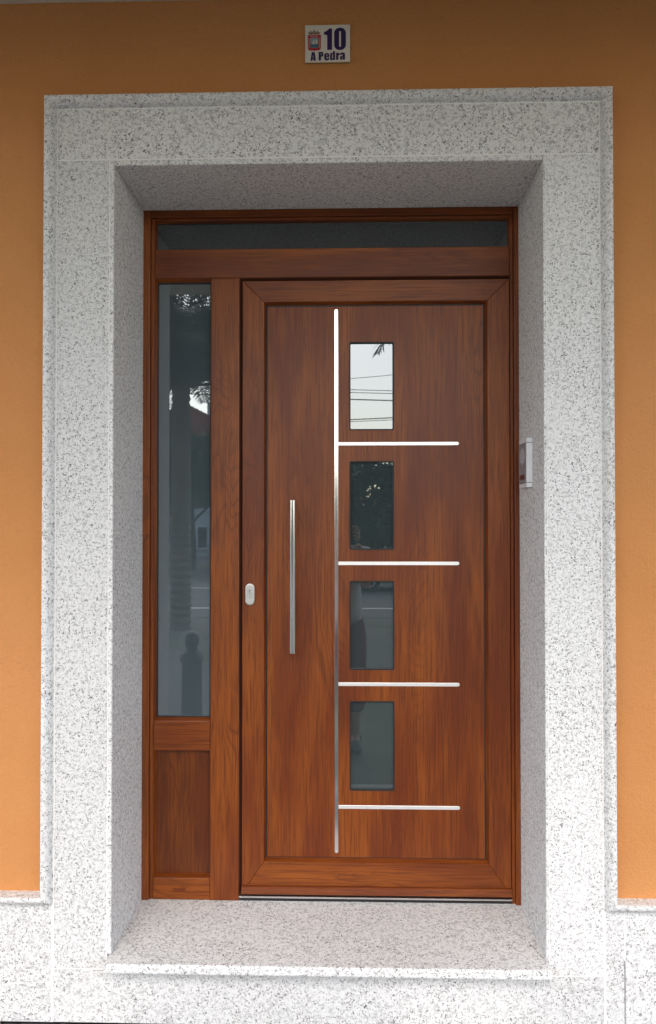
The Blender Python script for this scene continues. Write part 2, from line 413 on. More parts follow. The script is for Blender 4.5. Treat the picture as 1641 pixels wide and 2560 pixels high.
obj('riser_core', prism(rect(-0.66, 0.0, 0.66, SILL-0.0285), 0.012, 0.45, 0), 'grout', step)

# ------------------------------------------------------------------ door frame with sidelight and transom
frm = thing('door_frame', (0, 0.37, SILL), 'reddish brown wood-grain door frame with tall sidelight and transom window', 'door frame')
def bead(name, parent, o_, i_, y0, y1, mats=('wood_v', 'wood_h')):
    """four sloped glazing beads between outer rect o_ and inner rect i_ (x0,z0,x1,z1)"""
    ox0, oz0, ox1, oz1 = o_; ix0, iz0, ix1, iz1 = i_
    O = [(ox0, oz0), (ox1, oz0), (ox1, oz1), (ox0, oz1)]; I = [(ix0, iz0), (ix1, iz0), (ix1, iz1), (ix0, iz1)]
    for k in range(4):
        b_ = bmesh.new(); k2 = (k+1) % 4
        p = [b_.verts.new(q) for q in ((O[k][0], y0, O[k][1]), (O[k2][0], y0, O[k2][1]), (I[k2][0], y1, I[k2][1]), (I[k][0], y1, I[k][1]),
                                       (O[k][0], y1+0.004, O[k][1]), (O[k2][0], y1+0.004, O[k2][1]), (I[k2][0], y1+0.004, I[k2][1]), (I[k][0], y1+0.004, I[k][1]))]
        for f in ((0,1,2,3),(4,5,6,7),(0,1,5,4),(1,2,6,5),(2,3,7,6),(3,0,4,7)): b_.faces.new([p[i] for i in f])
        obj(name, b_, mats[k % 2 == 0], parent)
FB = 0.41
obj('jamb', prism(rect(RL-0.001, SILL+0.001, -0.6135, SOF-0.0005), 0.334, FB, 0.0025, steps=2), 'wood_v', frm)
obj('jamb', prism(rect(0.6290, SILL-0.001, RR_+0.001, SOF-0.0005), 0.334, FB, 0.0025, steps=2), 'wood_v', frm)
obj('head', prism(rect(-0.6130, 2.5375, 0.6285, SOF+0.0005), 0.336, FB, 0.002), 'wood_h', frm)
obj('jamb_rebate', prism(rect(-0.6132, SILL+0.001, -0.6000, 2.537), 0.3435, FB, 0.002), 'wood_v', frm)
obj('jamb_rebate', prism(rect(0.6165, SILL-0.001, 0.6287, 2.537), 0.3435, FB, 0.002), 'wood_v', frm)
obj('head_rebate', prism(rect(-0.5997, 2.5285, 0.6162, 2.5372), 0.3435, FB, 0.002), 'wood_h', frm)
obj('transom_rail', prism(rect(-0.5997, 2.3275, 0.6162, 2.4285), 0.3415, FB, 0.0025, steps=2), 'wood_h', frm)
obj('mullion', prism(rect(-0.4045, SILL+0.001, -0.3060, 2.3270), 0.3385, FB, 0.003, steps=2), 'wood_v', frm)
obj('middle_rail', prism(rect(-0.5997, 0.7085, -0.4048, 0.8105), 0.3415, FB, 0.0025, steps=2), 'wood_h', frm)
obj('bottom_rail', prism(rect(-0.5997, SILL+0.001, -0.4048, 0.2780), 0.3415, FB, 0.0025, steps=2), 'wood_h', frm)
# transom window
bead('glazing_bead', frm, (-0.5997, 2.4285, 0.6162, 2.5285), (-0.596, 2.4305, 0.6135, 2.5255), 0.346, 0.360)
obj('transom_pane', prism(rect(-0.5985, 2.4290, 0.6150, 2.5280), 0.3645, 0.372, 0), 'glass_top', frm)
# sidelight
bead('glazing_bead', frm, (-0.5997, 0.8105, -0.4048, 2.3272), (-0.5935, 0.8190, -0.4085, 2.3190), 0.3445, 0.360)
o = bmesh.new(); rc_o = rect(-0.5950, 0.8170, -0.4070, 2.3205); rc_i = rect(-0.5905, 0.8215, -0.4110, 2.3160)
def ring(rc_o, rc_i, y0, y1):
    b_ = bmesh.new(); n = len(rc_o)
    V = [[b_.verts.new((p[0], y, p[1])) for p in pl] for pl, y in ((rc_o, y0), (rc_i, y0), (rc_i, y1), (rc_o, y1))]
    for a in range(4):
        for i in range(n): b_.faces.new((V[a][i], V[a][(i+1) % n], V[(a+1) % 4][(i+1) % n], V[(a+1) % 4][i]))
    return b_
o.free()
obj('gasket', ring(rc_o, rc_i, 0.3605, 0.3680), 'black', frm)
obj('sidelight_pane', prism(rect(-0.5945, 0.8175, -0.4075, 2.3200), 0.3665, 0.374, 0), 'glass_side', frm)
# lower panel
bead('panel_bead', frm, (-0.5997, 0.2780, -0.4048, 0.7085), (-0.5945, 0.2850, -0.4080, 0.7030), 0.3445, 0.362)
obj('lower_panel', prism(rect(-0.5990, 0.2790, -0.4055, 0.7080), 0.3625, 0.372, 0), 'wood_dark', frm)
obj('drain_cap', prism(rrect(-0.5315, 0.2325, -0.4890, 0.2425, 0.003, 3), 0.3375, 0.345, 0.0015), 'wood_h', frm)
# dark rebate around the leaf and metal threshold
bead('seal', frm, (-0.3060, 0.222, 0.6165, 2.3272), (-0.2965, 0.2285, 0.6150, 2.3175), 0.3440, 0.358, ('gap', 'gap'))
obj('threshold', prism(rect(-0.3057, 0.2160, 0.6163, 0.2215), 0.3340, FB, 0.001), 'alu', frm)
obj('threshold_seal', prism(rect(-0.3057, SILL+0.001, 0.6163, 0.2157), 0.3420, FB, 0), 'black', frm)

# ------------------------------------------------------------------ door leaf
leaf = thing('front_door', (0.159, 0.37, 0.226), 'brown wood-grain front door with four small panes and bright metal strips', 'door')
LY = 0.3425
ox0, oz0, ox1, oz1 = -0.2960, 0.2300, 0.6148, 2.3170
ix0, iz0, ix1, iz1 = -0.2210, 0.3350, 0.5405, 2.2440
h = 0.0004
obj('stile', prism([(ox0, oz0), (ix0, iz0), (ix0, iz1), (ox0, oz1)], LY, 0.40, 0.0012), 'wood_v', leaf)
obj('stile', prism([(ix1, iz0), (ox1, oz0), (ox1, oz1), (ix1, iz1)], LY, 0.40, 0.0012), 'wood_v', leaf)
obj('rail', prism([(ox0+h, oz0), (ox1-h, oz0), (ix1-h, iz0), (ix0+h, iz0)], LY, 0.40, 0.0012), 'wood_h', leaf)
obj('rail', prism([(ix0+h, iz1), (ix1-h, iz1), (ox1-h, oz1), (ox0+h, oz1)], LY, 0.40, 0.0012), 'wood_h', leaf)
PY = 0.3605
bead('panel_bead', leaf, (ix0, iz0, ix1, iz1), (ix0+0.0045, iz0+0.0095, ix1-0.0075, iz1-0.0075), LY+0.0015, PY)
# panel with four openings
gx0, gx1 = mx(0.0740, PY), mx(0.2190, PY)
GT = [2.1035, 1.6960, 1.2890, 0.8815]; GH = 0.2985
holes = [(mz(t-GH, PY), mz(t-0.003, PY)) for t in GT][::-1]
xs = [ix0+0.0035, gx0, gx1, ix1-0.0065]; zs = [iz0+0.0085]
for a, c in holes: zs += [a, c]
zs.append(iz1-0.0065)
bm = bmesh.new(); grid = [[bm.verts.new((x, PY, z)) for z in zs] for x in xs]
back = [[bm.verts.new((x, PY+0.016, z)) for z in zs] for x in xs]
for i in range(3):
    for j in range(len(zs)-1):
        if i == 1 and j % 2 == 1:
            ring4 = [(i, j), (i+1, j), (i+1, j+1), (i, j+1)]
            for k in range(4):
                (a, c), (d, e) = ring4[k], ring4[(k+1) % 4]
                bm.faces.new((grid[a][c], grid[d][e], back[d][e], back[a][c]))
            continue
        bm.faces.new((grid[i][j], grid[i+1][j], grid[i+1][j+1], grid[i][j+1]))
obj('door_panel', bm, 'wood_v', leaf)
for a, c in holes:
    gk = rrect(gx0-0.0035, a-0.0035, gx1+0.0035, c+0.0035, 0.006); gi = rrect(gx0+0.0008, a+0.0008, gx1-0.0008, c-0.0008, 0.0035)
    p = obj('pane', prism(rect(gx0-0.003, a-0.003, gx1+0.003, c+0.003), 0.3690, 0.376, 0), 'glass', leaf)
    obj('gasket', ring(gk, gi, PY-0.0012, 0.3688), 'black', p)
pe = (ix0+0.0035, iz0+0.0085, ix1-0.0065, iz1-0.0065)
obj('panel_seal_shade', ring(rect(*pe), rect(pe[0]+0.0058, pe[1]+0.0026, pe[2]-0.0052, pe[3]-0.0058), PY-0.0006, PY+0.004), 'black', leaf)  # black seal line, widened to paint in the shade of the bevels
# bright strips let into the panel
sxc = mx(0.0262, PY); sw = 0.0061
def strip(poly): return prism(poly, PY-0.0022, PY+0.004, 0.0010, steps=2)
obj('upright_strip', strip(rrect(sxc-sw, mz(0.369, PY), sxc+sw, mz(2.2165, PY), 0.0058)), 'chrome', leaf)
for z in (1.7552, 1.3482, 0.9388, 0.5245):
    zz = mz(z, PY); x0, x1 = sxc+sw+0.0006, mx(0.4425, PY)
    end = [(x0, zz-0.0062), (x1-0.006, zz-0.0062)]+[(x1-0.006+0.0062*math.cos(R(t)), zz+0.0062*math.sin(R(t))) for t in (-60, -30, 0, 30, 60)]+[(x1-0.006, zz+0.0062), (x0, zz+0.0062)]
    obj('level_strip', strip(end), 'stripwhite', leaf)
# weather bar
b = bmesh.new()
pf = [(LY+0.004, 0.2315), (0.3285, 0.2315), (0.3260, 0.2345), (0.3265, 0.2400), (0.3315, 0.2455), (0.3330, 0.2540), (0.3355, 0.2560), (LY+0.004, 0.2560)]
L_ = [b.verts.new((ox0+0.0005, y, z)) for y, z in pf]; Q_ = [b.verts.new((ox1-0.0008, y, z)) for y, z in pf]
for i in range(len(pf)): b.faces.new((L_[i], L_[(i+1) % len(pf)], Q_[(i+1) % len(pf)], Q_[i]))
b.faces.new(L_); b.faces.new(Q_)
obj('weather_bar', b, 'wood_h', leaf)
# pull handle: round bar on two posts
HY = PY-0.058; hx = mx(-0.1235, HY); hz0, hz1 = mz(1.0418, HY), mz(1.564, HY); hr = 0.0113
b = bmesh.new(); lathe(b, [(hr-0.001, hz0), (hr, hz0+0.001), (hr, hz1-0.001), (hr-0.001, hz1)], hx, HY, 32)
hd = obj('pull_handle', b, 'steel', leaf, True)
md = hd.modifiers.new('edges', 'EDGE_SPLIT'); md.split_angle = R(35)
for z in (hz0+0.10, hz1-0.10):
    obj('handle_post', tube(bmesh.new(), [(hx, HY+0.009, z), (hx, PY+0.002, z)], 0.0085, 16), 'steel', hd)
# lock escutcheon
lx, lz = -0.2686, 1.2420; ly = LY-0.009
def stadium(cx, cz, w_, h_, k=10):
    r_ = w_/2; return [(cx+r_*math.cos(R(t)), cz-h_/2+r_+r_*math.sin(R(t))) for t in [180+180*i/k for i in range(k+1)]]+[(cx+r_*math.cos(R(t)), cz+h_/2-r_+r_*math.sin(R(t))) for t in [180*i/k for i in range(k+1)]]
es = obj('escutcheon', prism(stadium(lx, lz, 0.0325, 0.0750), ly, LY+0.001, 0.0028, steps=3), 'satin', leaf)
cyl = obj('lock_cylinder', prism([(lx+0.0065*math.cos(R(t*15)), lz+0.0115+0.0065*math.sin(R(t*15))) for t in range(24)], ly-0.0022, ly+0.001, 0.0006), 'alu', es)
obj('cylinder_body', prism(stadium(lx+0.0004, lz-0.0055, 0.0085, 0.019, 6), ly-0.0010, ly+0.001, 0.0005), 'alu', es)
b = prism(stadium(lx-0.0002, lz+0.0128, 0.0026, 0.0085, 5), ly-0.0027, ly-0.0018, 0)
obj('keyhole', b, 'black', es)

# ------------------------------------------------------------------ door intercom on the right reveal
ic = thing('intercom', (RR_, 0.205, 1.60), 'slim silver door intercom with speaker holes on the right granite reveal', 'intercom')
T_ = 0.0172; ya, yb = 0.149, 0.259; z0_, z1_ = 1.5985, 1.7535
def icblock(z0, z1, t, c=0.002, ya=ya, yb=yb):
    """block on the reveal face, profile in x,y with the near edge eased"""
    b_ = bmesh.new()
    pl = [(RR_-0.0002, ya), (RR_-t+c, ya), (RR_-t, ya+c), (RR_-t, yb-c), (RR_-t+c, yb), (RR_-0.0002, yb)]
    A = [b_.verts.new((x, y, z0)) for x, y in pl]; B = [b_.verts.new((x, y, z1)) for x, y in pl]
    for i in range(6): b_.faces.new((A[i], A[(i+1) % 6], B[(i+1) % 6], B[i]))
    b_.faces.new(A); b_.faces.new(B); return b_
obj('housing', icblock(z0_+0.0152, z1_-0.0152, T_), 'ic_light', ic)
obj('end_cap', icblock(z0_, z0_+0.0132, T_), 'ic_light', ic)
obj('end_cap', icblock(z1_-0.0132, z1_, T_), 'ic_light', ic)
obj('seam', icblock(z0_+0.0005, z1_-0.0005, T_-0.0012, ya=ya+0.0012, yb=yb-0.0012), 'black', ic)
fx = RR_-T_
b = bmesh.new(); box(b, fx-0.0014, ya+0.004, z0_+0.016, fx+0.0005, yb-0.004, z1_-0.016); face = obj('face_plate', b, 'ic_face', ic)
b = bmesh.new(); box(b, fx-0.0026, 0.172, z0_+0.026, fx-0.0013, 0.238, z0_+0.041); obj('call_button', b, 'ic_btn', face)
cy_, cz_ = 0.203, z1_-0.055
for i in range(-4, 5):
    for j in range(-4, 5):
        if i*i+j*j > 18: continue
        b = bmesh.new(); y, z = cy_+i*0.0075, cz_+j*0.0060
        tube(b, [(fx-0.0020, y, z), (fx-0.0010, y, z)], 0.0019, 6)
        obj('speaker_hole', b, 'ic_light', face)

# ------------------------------------------------------------------ house number tile
tf = 0.0105                                              # face of the tile
pq = thing('house_number_tile', (0.006, tf, 2.872), 'white ceramic tile reading 10 A Pedra with a red crest, above the door', 'number tile')
tx0, tx1, tz0, tz1 = -0.0618, 0.0737, 2.8755, 2.9893
obj('tile', prism(rect(tx0, tz0, tx1, tz1), tf, WY-0.001, 0.0008), 'tile', pq)
obj('tile_edge', prism(rect(tx0+0.0003, tz0-0.0006, tx1-0.0003, tz0-0.0001), tf+0.0006, WY-0.001, 0), 'tile_edge', pq)
def tp(p): return (tx0+(p[0]-250)/1250*(tx1-tx0), tz0+(1290-p[1])/1060*(tz1-tz0))
def flat(name, loops, mat, parent, lift):
    """print on the tile: filled outline with holes, loops in tile units"""
    cu = bpy.data.curves.new(name, 'CURVE'); cu.dimensions = '2D'; cu.fill_mode = 'BOTH'; cu.extrude = 0.00006
    for lp in loops:
        sp = cu.splines.new('POLY'); sp.points.add(len(lp)-1); sp.use_cyclic_u = True
        for q, p in zip(sp.points, lp): q.co = (p[0]*0.01, p[1]*0.01, 0, 1)
    tmp = bpy.data.objects.new('tmp', cu); COL.objects.link(tmp)
    me = bpy.data.meshes.new_from_object(tmp.evaluated_get(bpy.context.evaluated_depsgraph_get()))
    bm_ = bmesh.new(); bm_.from_mesh(me)
    for v in bm_.verts:
        x, z = tp((v.co.x*100, v.co.y*100)); v.co = (x, tf-lift-v.co.z, z)
    bpy.data.objects.remove(tmp); bpy.data.curves.remove(cu); bpy.data.meshes.remove(me)
    return obj(name, bm_, mat, parent)
def rr(x0, y0, x1, y1, r): return rrect(x0, y0, x1, y1, r)
flat('digit', [[(920, 340), (1000, 340), (1000, 945), (865, 945), (865, 540), (840, 515), (775, 510), (775, 440), (850, 405), (920, 345)]], 'ink', pq, 0.0002)
flat('digit', [rr(1058, 322, 1385, 955, 150), rr(1196, 415, 1248, 865, 25)], 'ink', pq, 0.0002)
LET = {
 'A': [[(432, 1000), (518, 1000), (552, 1248), (485, 1248), (481, 1200), (462, 1200), (457, 1248), (398, 1248)], [(465, 1160), (481, 1160), (474, 1075)]],
 'P': [[(625, 998), (700, 998), (735, 1003), (755, 1025), (760, 1060), (757, 1100), (740, 1128), (692, 1138), (692, 1243), (625, 1243)], rr(690, 1040, 703, 1092, 5)],
 'e': [[(800, 1050), (830, 1035), (880, 1035), (910, 1052), (925, 1085), (925, 1148), (848, 1148), (848, 1190), (854, 1205), (866, 1200), (868, 1170), (925, 1168), (922, 1205), (905, 1233), (870, 1245), (830, 1243), (798, 1228), (780, 1190), (780, 1090)], rr(846, 1072, 866, 1118, 8)],
 'd': [[(1022, 985), (1085, 985), (1085, 1232), (1022, 1232), (1000, 1240), (970, 1240), (950, 1222), (943, 1190), (943, 1075), (955, 1040), (980, 1028), (1005, 1032), (1022, 1045)], rr(1003, 1068, 1024, 1198, 9)],
 'r': [[(1110, 1030), (1170, 1030), (1170, 1058), (1188, 1036), (1212, 1028), (1212, 1100), (1180, 1104), (1174, 1130), (1174, 1232), (1110, 1232)]],
 'a': [[(1225, 1055), (1250, 1030), (1290, 1022), (1335, 1030), (1357, 1058), (1360, 1100), (1360, 1228), (1300, 1228), (1298, 1212), (1275, 1232), (1245, 1232), (1225, 1212), (1220, 1165), (1232, 1130), (1292, 1108), (1292, 1070), (1284, 1066), (1279, 1092), (1222, 1092)], [(1292, 1140), (1296, 1190), (1284, 1198), (1277, 1180), (1279, 1152)]],
}
for ch in 'APedra': flat('letter', LET[ch], 'ink', pq, 0.0002)
crest = flat('crest', [[(322, 515), (690, 510), (690, 880), (680, 920), (640, 950), (540, 955), (505, 972), (470, 955), (375, 955), (335, 925), (322, 880)]], 'crest_red', pq, 0.0002)
flat('crest_field', [rr(395, 597, 615, 885, 12)], 'crest_blue', crest, 0.0004)
flat('crest_sea', [[(396, 770), (470, 780), (530, 795), (614, 760), (614, 880), (396, 880)]], 'crest_sea', crest, 0.0006)
flat('crest_sail', [[(505, 640), (480, 690), (435, 770), (515, 775)]], 'crest_pale', crest, 0.0006)
flat('crest_sail', [[(535, 660), (590, 700), (585, 765), (550, 765)]], 'crest_pale', crest, 0.0006)
flat('crest_mast', [[(508, 660), (540, 760), (528, 795), (520, 720)]], 'crest_sea', crest, 0.0007)
flat('crown', [[(370, 505), (320, 440), (360, 438), (385, 430), (405, 380), (430, 425), (470, 410), (500, 340), (525, 410), (560, 425), (595, 380), (615, 430), (640, 436), (685, 432), (640, 500)]], 'crest_gold', crest, 0.0003)
for x in (385, 430, 500, 570, 630): flat('crown_jewel', [rr(x-14, 462, x+14, 488, 10)], 'ink', crest, 0.0005)
for i in range(9): flat('crest_mark', [rr(385+i*27, 540, 385+i*27+13, 566, 3)], 'crest_pale', crest, 0.0005)
for i in range(11):
    flat('crest_mark', [rr(345, 605+i*27, 370, 605+i*27+12, 3)], 'crest_pale', crest, 0.0005)
    flat('crest_mark', [rr(642, 600+i*27, 665, 600+i*27+12, 3)], 'crest_pale', crest, 0.0005)

# ================================================================== the street side, seen only mirrored in the glass
# cables strung along the street between two poles
def pole(x, y, label):
    t = thing('utility_pole', (x, y, LOW), label, 'utility pole', 'poles carrying the street cables')
    obj('pole', lathe(bmesh.new(), [(0.13, LOW), (0.10, 7.2), (0.09, 7.25)], x, y, 12), 'pole', t)
    b_ = bmesh.new(); box(b_, x-0.05, y-0.9, 6.0, x+0.05, y+0.9, 6.1); obj('crossarm', b_, 'pole', t)
pole(-26, -19.6, 'weathered pole at one end of the street cables')
pole(28, -19.6, 'weathered pole at the far end of the street cables')
# height of each cable where it crosses the upper door pane, slope per metre
for nm, z, sl, yy, rad in (('thin upper cable rising to the right', 5.62, 0.085, -19.0, 0.008), ('upper cable of the twin pair', 5.30, -0.030, -19.3, 0.010),
                       ('lower cable of the twin pair', 5.22, -0.030, -19.3, 0.010), ('thick cable sagging below the twin pair', 5.07, -0.032, -19.6, 0.017),
                       ('thick lowest cable rising to the right', 4.56, 0.040, -19.9, 0.015), ('thin cable under the lowest thick one', 4.50, 0.036, -19.9, 0.009)):
    b = bmesh.new(); pts = [(x, yy, z+sl*(x-0.6)+0.0012*(x-0.6)**2*(0 if abs(sl) > 0.05 else 1)) for x in range(-26, 29, 3)]
    tube(b, pts, rad, 5)
    tag(obj('street_cable', b, 'cable'), 'black '+nm+' across the sky in the top pane', 'cable', 'overhead street cables')

def leafcloud(center, radii, n, size, seed, flat_bottom=0.25, clumps=26):
    rnd = random.Random(seed); bm_ = bmesh.new(); C = Vector(center)
    cl = []
    for _ in range(clumps):
        while True:
            p = Vector((rnd.uniform(-1, 1), rnd.uniform(-1, 1), rnd.uniform(-1, 1)))
            if 0.35 < p.length < 0.95: break
        cl.append((p, rnd.uniform(0.22, 0.42)))
    for _ in range(n):
        p, r_ = rnd.choice(cl)
        d = Vector((rnd.gauss(0, 1), rnd.gauss(0, 1), rnd.gauss(0, 1))); d.normalize()
        q = p+d*r_*rnd.uniform(0.5, 1.0)
        if q.z < -1+flat_bottom: q.z = -1+flat_bottom+rnd.random()*0.1
        pos = C+Vector((q.x*radii[0], q.y*radii[1], q.z*radii[2]))
        a = Vector((rnd.gauss(0, 1), rnd.gauss(0, 1), rnd.gauss(0, 1))).normalized(); b_ = a.orthogonal().normalized()
        s = size*rnd.uniform(0.6, 1.3)
        v = [bm_.verts.new(pos+a*s), bm_.verts.new(pos+b_*s*0.45), bm_.verts.new(pos-a*s), bm_.verts.new(pos-b_*s*0.45)]
        bm_.faces.new(v)
    return bm_
def tree(x, y, ht, rx, label, seed, mat='leaf', n=5200, trunk=0.35):
    t = thing('broadleaf_tree', (x, y, LOW), label, 'tree', 'trees across the road')
    rnd = random.Random(seed)
    b_ = bmesh.new(); tz = LOW+ht*trunk
    tube(b_, [(x, y, LOW), (x+0.05, y, LOW+ht*0.2), (x, y+0.05, LOW+ht*0.55)], [0.16, 0.12, 0.06], 9)
    for k in range(6):
        a = rnd.uniform(0, 6.28); z = LOW+ht*rnd.uniform(0.25, 0.5)
        tube(b_, [(x, y, z), (x+math.cos(a)*rx*0.35, y+math.sin(a)*rx*0.35, z+ht*0.14), (x+math.cos(a)*rx*0.6, y+math.sin(a)*rx*0.6, z+ht*0.22)], [0.06, 0.04, 0.015], 6)
    obj('trunk', b_, 'bark', t)
    rz = ht*(1-trunk)/2*1.05
    obj('crown', leafcloud((x, y, LOW+ht-rz), (rx, rx, rz), n, 0.17, seed, clumps=34), mat, t)
tree(0.1, -23.5, 3.75, 2.3, 'dense dark green tree mirrored in the second door pane', 11, 'leaf2', 5600, 0.2)
tree(-5.7, -25.5, 4.9, 2.0, 'leafy tree before the red roof mirrored in the sidelight', 12, 'leaf', 6500, 0.42)
tree(4.3, -24.5, 4.4, 2.6, 'round tree behind the parked car, right of the dense dark one', 13, 'leaf', 5200, 0.2)
tree(-2.7, -26.5, 4.4, 2.1, 'smaller tree between the red roofed house and the dense dark tree', 14, 'leaf2', 5200, 0.2)
tree(-12.5, -24.5, 6.2, 3.0, 'tall spreading tree beyond the near palm', 15, 'leaf2', 5200, 0.2)
tree(9.0, -26.0, 5.2, 2.8, 'tall tree at the right end of the row across the road', 16, 'leaf2', 5200, 0.2)
# hedge bank behind the trees closes the horizon
rnd = random.Random(3); b = bmesh.new()
for _ in range(15000):
    hx_ = rnd.uniform(-30, 26)
    if -7.4 < hx_ < -4.9: continue                       # gateway before the house
    p = Vector((hx_, -29+rnd.uniform(-0.8, 0.8), LOW+2.6*rnd.random()**0.7)); a = Vector((rnd.gauss(0, 1), rnd.gauss(0, 1), rnd.gauss(0, 1))).normalized(); c = a.orthogonal().normalized(); s = rnd.uniform(0.12, 0.3)
    b.faces.new([b.verts.new(p+a*s), b.verts.new(p+c*s*0.5), b.verts.new(p-a*s), b.verts.new(p-c*s*0.5)])
tag(obj('hedge', b, 'leaf2'), 'long dark hedge along the far side of the road', 'hedge', kind='stuff')

# house with the red roof
hs = thing('village_house', (-8.2, -37, LOW), 'white house with red tiled roof mirrored high in the sidelight', 'house')
hx0, hx1, hy0, hy1, hzt = -13.2, -3.3, -44, -36.2, 4.6
b = bmesh.new(); box(b, hx0, hy0, LOW, hx1, hy1, hzt); obj('wall', b, 'whitewall', hs)
b = bmesh.new(); e = 0.5; xm = (hx0+hx1)/2
pr = [(hx0-e, hzt-0.05), (hx1+e, hzt-0.05), (hx1+e, hzt+0.12), (xm, hzt+2.9), (hx0-e, hzt+0.12)]
A = [b.verts.new((x, hy1+e, z)) for x, z in pr]; B = [b.verts.new((x, hy0-e, z)) for x, z in pr]
for i in range(5): b.faces.new((A[i], A[(i+1) % 5], B[(i+1) % 5], B[i]))
b.faces.new(A); b.faces.new(B); rf = obj('roof', b, 'rooftile', hs)
for k in range(26):                                      # tile courses on the visible slope
    t_ = k/26; x = xm+(hx1+e-xm)*t_; z = hzt+2.9+(0.12-2.9)*t_
    b = bmesh.new(); box(b, x-0.10, hy0-e, z-0.02, x+0.12, hy1+e+0.02, z+0.05); obj('tile_course', b, 'rooftile', rf)
b = bmesh.new(); box(b, xm+0.6, -40, hzt+1.6, xm+1.3, -39.3, hzt+3.5); obj('chimney', b, 'whitewall', rf)
for wx, wz in ((-7.6, 0.2), (-9.8, 0.2), (-12.0, 0.2), (-5.0, 0.2), (-7.6, 2.7), (-9.8, 2.7), (-12.0, 2.7), (-5.0, 2.7)):
    b = bmesh.new(); box(b, wx-0.6, hy1-0.02, wz, wx+0.6, hy1+0.06, wz+1.25); wn = obj('window', b, 'whiteframe', hs)
    for s in (-1, 1):
        b = bmesh.new(); box(b, wx+s*0.29-0.22, hy1+0.05, wz+0.12, wx+s*0.29+0.22, hy1+0.075, wz+1.13); obj('window_pane', b, 'darkpane', wn)

# palms in the yard
def palm(x, y, h_, label, seed, nf=26, flen=2.6, lean=0.0, rt_=0.15):
    t = thing('palm_tree', (x, y, LOW), label, 'palm tree', 'palms in the yard'); rnd = random.Random(seed)
    prof = []; nseg = int(h_/0.12)
    for k in range(nseg+1):
        z = LOW+h_*k/nseg; r_ = rt_*(1.12-0.2*k/nseg)
        prof += [(r_*1.12, z), (r_*0.93, z+0.07)]
    obj('trunk', lathe(bmesh.new(), prof, x, y, 14), 'palmbark', t)
    top = Vector((x, y, LOW+h_+0.05))
    for f in range(nf):
        az = f*2.39996+rnd.uniform(-0.2, 0.2); el = R(80-(f/nf)*68+rnd.uniform(-7, 7)); L = flen*rnd.uniform(0.85, 1.1)
        pts = []; p = top.copy(); e_ = el; ns = 14
        for k in range(ns+1):
            pts.append(p.copy()); d = Vector((math.cos(az)*math.cos(e_), math.sin(az)*math.cos(e_), math.sin(e_)))
            p = p+d*(L/ns); e_ -= R(5.2+rnd.uniform(0, 1.2))*(0.5+k/ns)
        b_ = bmesh.new(); tube(b_, pts, [0.022*(1-0.8*k/ns)+0.003 for k in range(ns+1)], 5)
        side = Vector((-math.sin(az), math.cos(az), 0))
        for k in range(4, ns*4):
            q = k/4; i0 = min(int(q), ns-1); p = pts[i0].lerp(pts[i0+1], q-i0); d = (pts[i0+1]-pts[i0]).normalized()
            ll = 0.48*math.sin(math.pi*min(1, 0.12+0.86*q/ns))**0.6
            upv = d.cross(side).normalized(); upv = upv if upv.z > 0 else -upv
            for s in (-1, 1):
                dr = (side*s*0.75+d*0.62+upv*rnd.uniform(0.0, 0.25)).normalized(); tip = p+dr*ll-Vector((0, 0, ll*0.22))
                b_.faces.new([b_.verts.new(p-d*0.012), b_.verts.new(p+dr*ll*0.5+d*0.022), b_.verts.new(tip), b_.verts.new(p+dr*ll*0.5-d*0.022)])
        obj('frond', b_, 'frond', t)
palm(-2.60, -9.3, 3.75, 'palm with slim ringed trunk mirrored in the tall sidelight', 21, 64, 2.7)
palm(2.48, -8.4, 4.70, 'palm whose drooping frond tip hangs in the top door pane', 22, 44, 3.0)

# dark iron bollard near the kerb
bl = thing('bollard', (-1.08, -2.65, LOW), 'dark iron bollard mirrored low in the sidelight', 'bollard')
obj('post', lathe(bmesh.new(), [(0.105, LOW), (0.105, LOW+0.09), (0.080, LOW+0.13), (0.072, LOW+0.62), (0.090, LOW+0.66), (0.075, LOW+0.70), (0.045, LOW+0.74)], -1.08, -2.65, 20), 'iron', bl, True)
obj('finial', lathe(bmesh.new(), [(0.040, LOW+0.741), (0.050, LOW+0.77), (0.056, LOW+0.80), (0.045, LOW+0.84), (0.015, LOW+0.86)], -1.08, -2.65, 18), 'iron', bl, True)

# parked car
car = thing('parked_car', (1.65, -16.9, LOW), 'dark parked car across the road mirrored in the third pane', 'car')
z0 = LOW+0.006
secs = [(-0.32, 0.42, 0.62, 0.70), (-0.10, 0.30, 0.78, 0.80), (0.70, 0.25, 0.92, 0.84), (1.15, 0.25, 0.97, 0.85), (2.60, 0.25, 1.00, 0.85), (3.55, 0.27, 1.00, 0.84), (3.85, 0.40, 0.92, 0.78)]
b = bmesh.new(); rings = []
yc = -16.85
for x, zb, zt, hw in secs:
    rings.append([b.verts.new((x, yc+sy*hw*k, z0+z)) for sy, k, z in ((1, 0.92, zb), (1, 1, zb+0.12), (1, 1.0, (zb+zt)/2+0.08), (1, 0.93, zt), (-1, 0.93, zt), (-1, 1.0, (zb+zt)/2+0.08), (-1, 1, zb+0.12), (-1, 0.92, zb))])
for s, t in zip(rings[:-1], rings[1:]):
    for k in range(8): b.faces.new((s[k], s[(k+1) % 8], t[(k+1) % 8], t[k]))
b.faces.new(rings[0]); b.faces.new(rings[-1]); body = obj('body', b, 'carpaint', car)
b = bmesh.new(); rings = []
for x, zt, hw in ((0.95, 0.93, 0.78), (1.65, 1.40, 0.60), (2.95, 1.45, 0.60), (3.72, 1.0, 0.74)):
    rings.append([b.verts.new((x, yc+s*(0.79 if i else hw), z0+z)) for s, i, z in ((1, 1, 0.93), (1, 0, zt), (-1, 0, zt), (-1, 1, 0.93))])
for s, t in zip(rings[:-1], rings[1:]):
    for k in range(4): b.faces.new((s[k], s[(k+1) % 4], t[(k+1) % 4], t[k]))
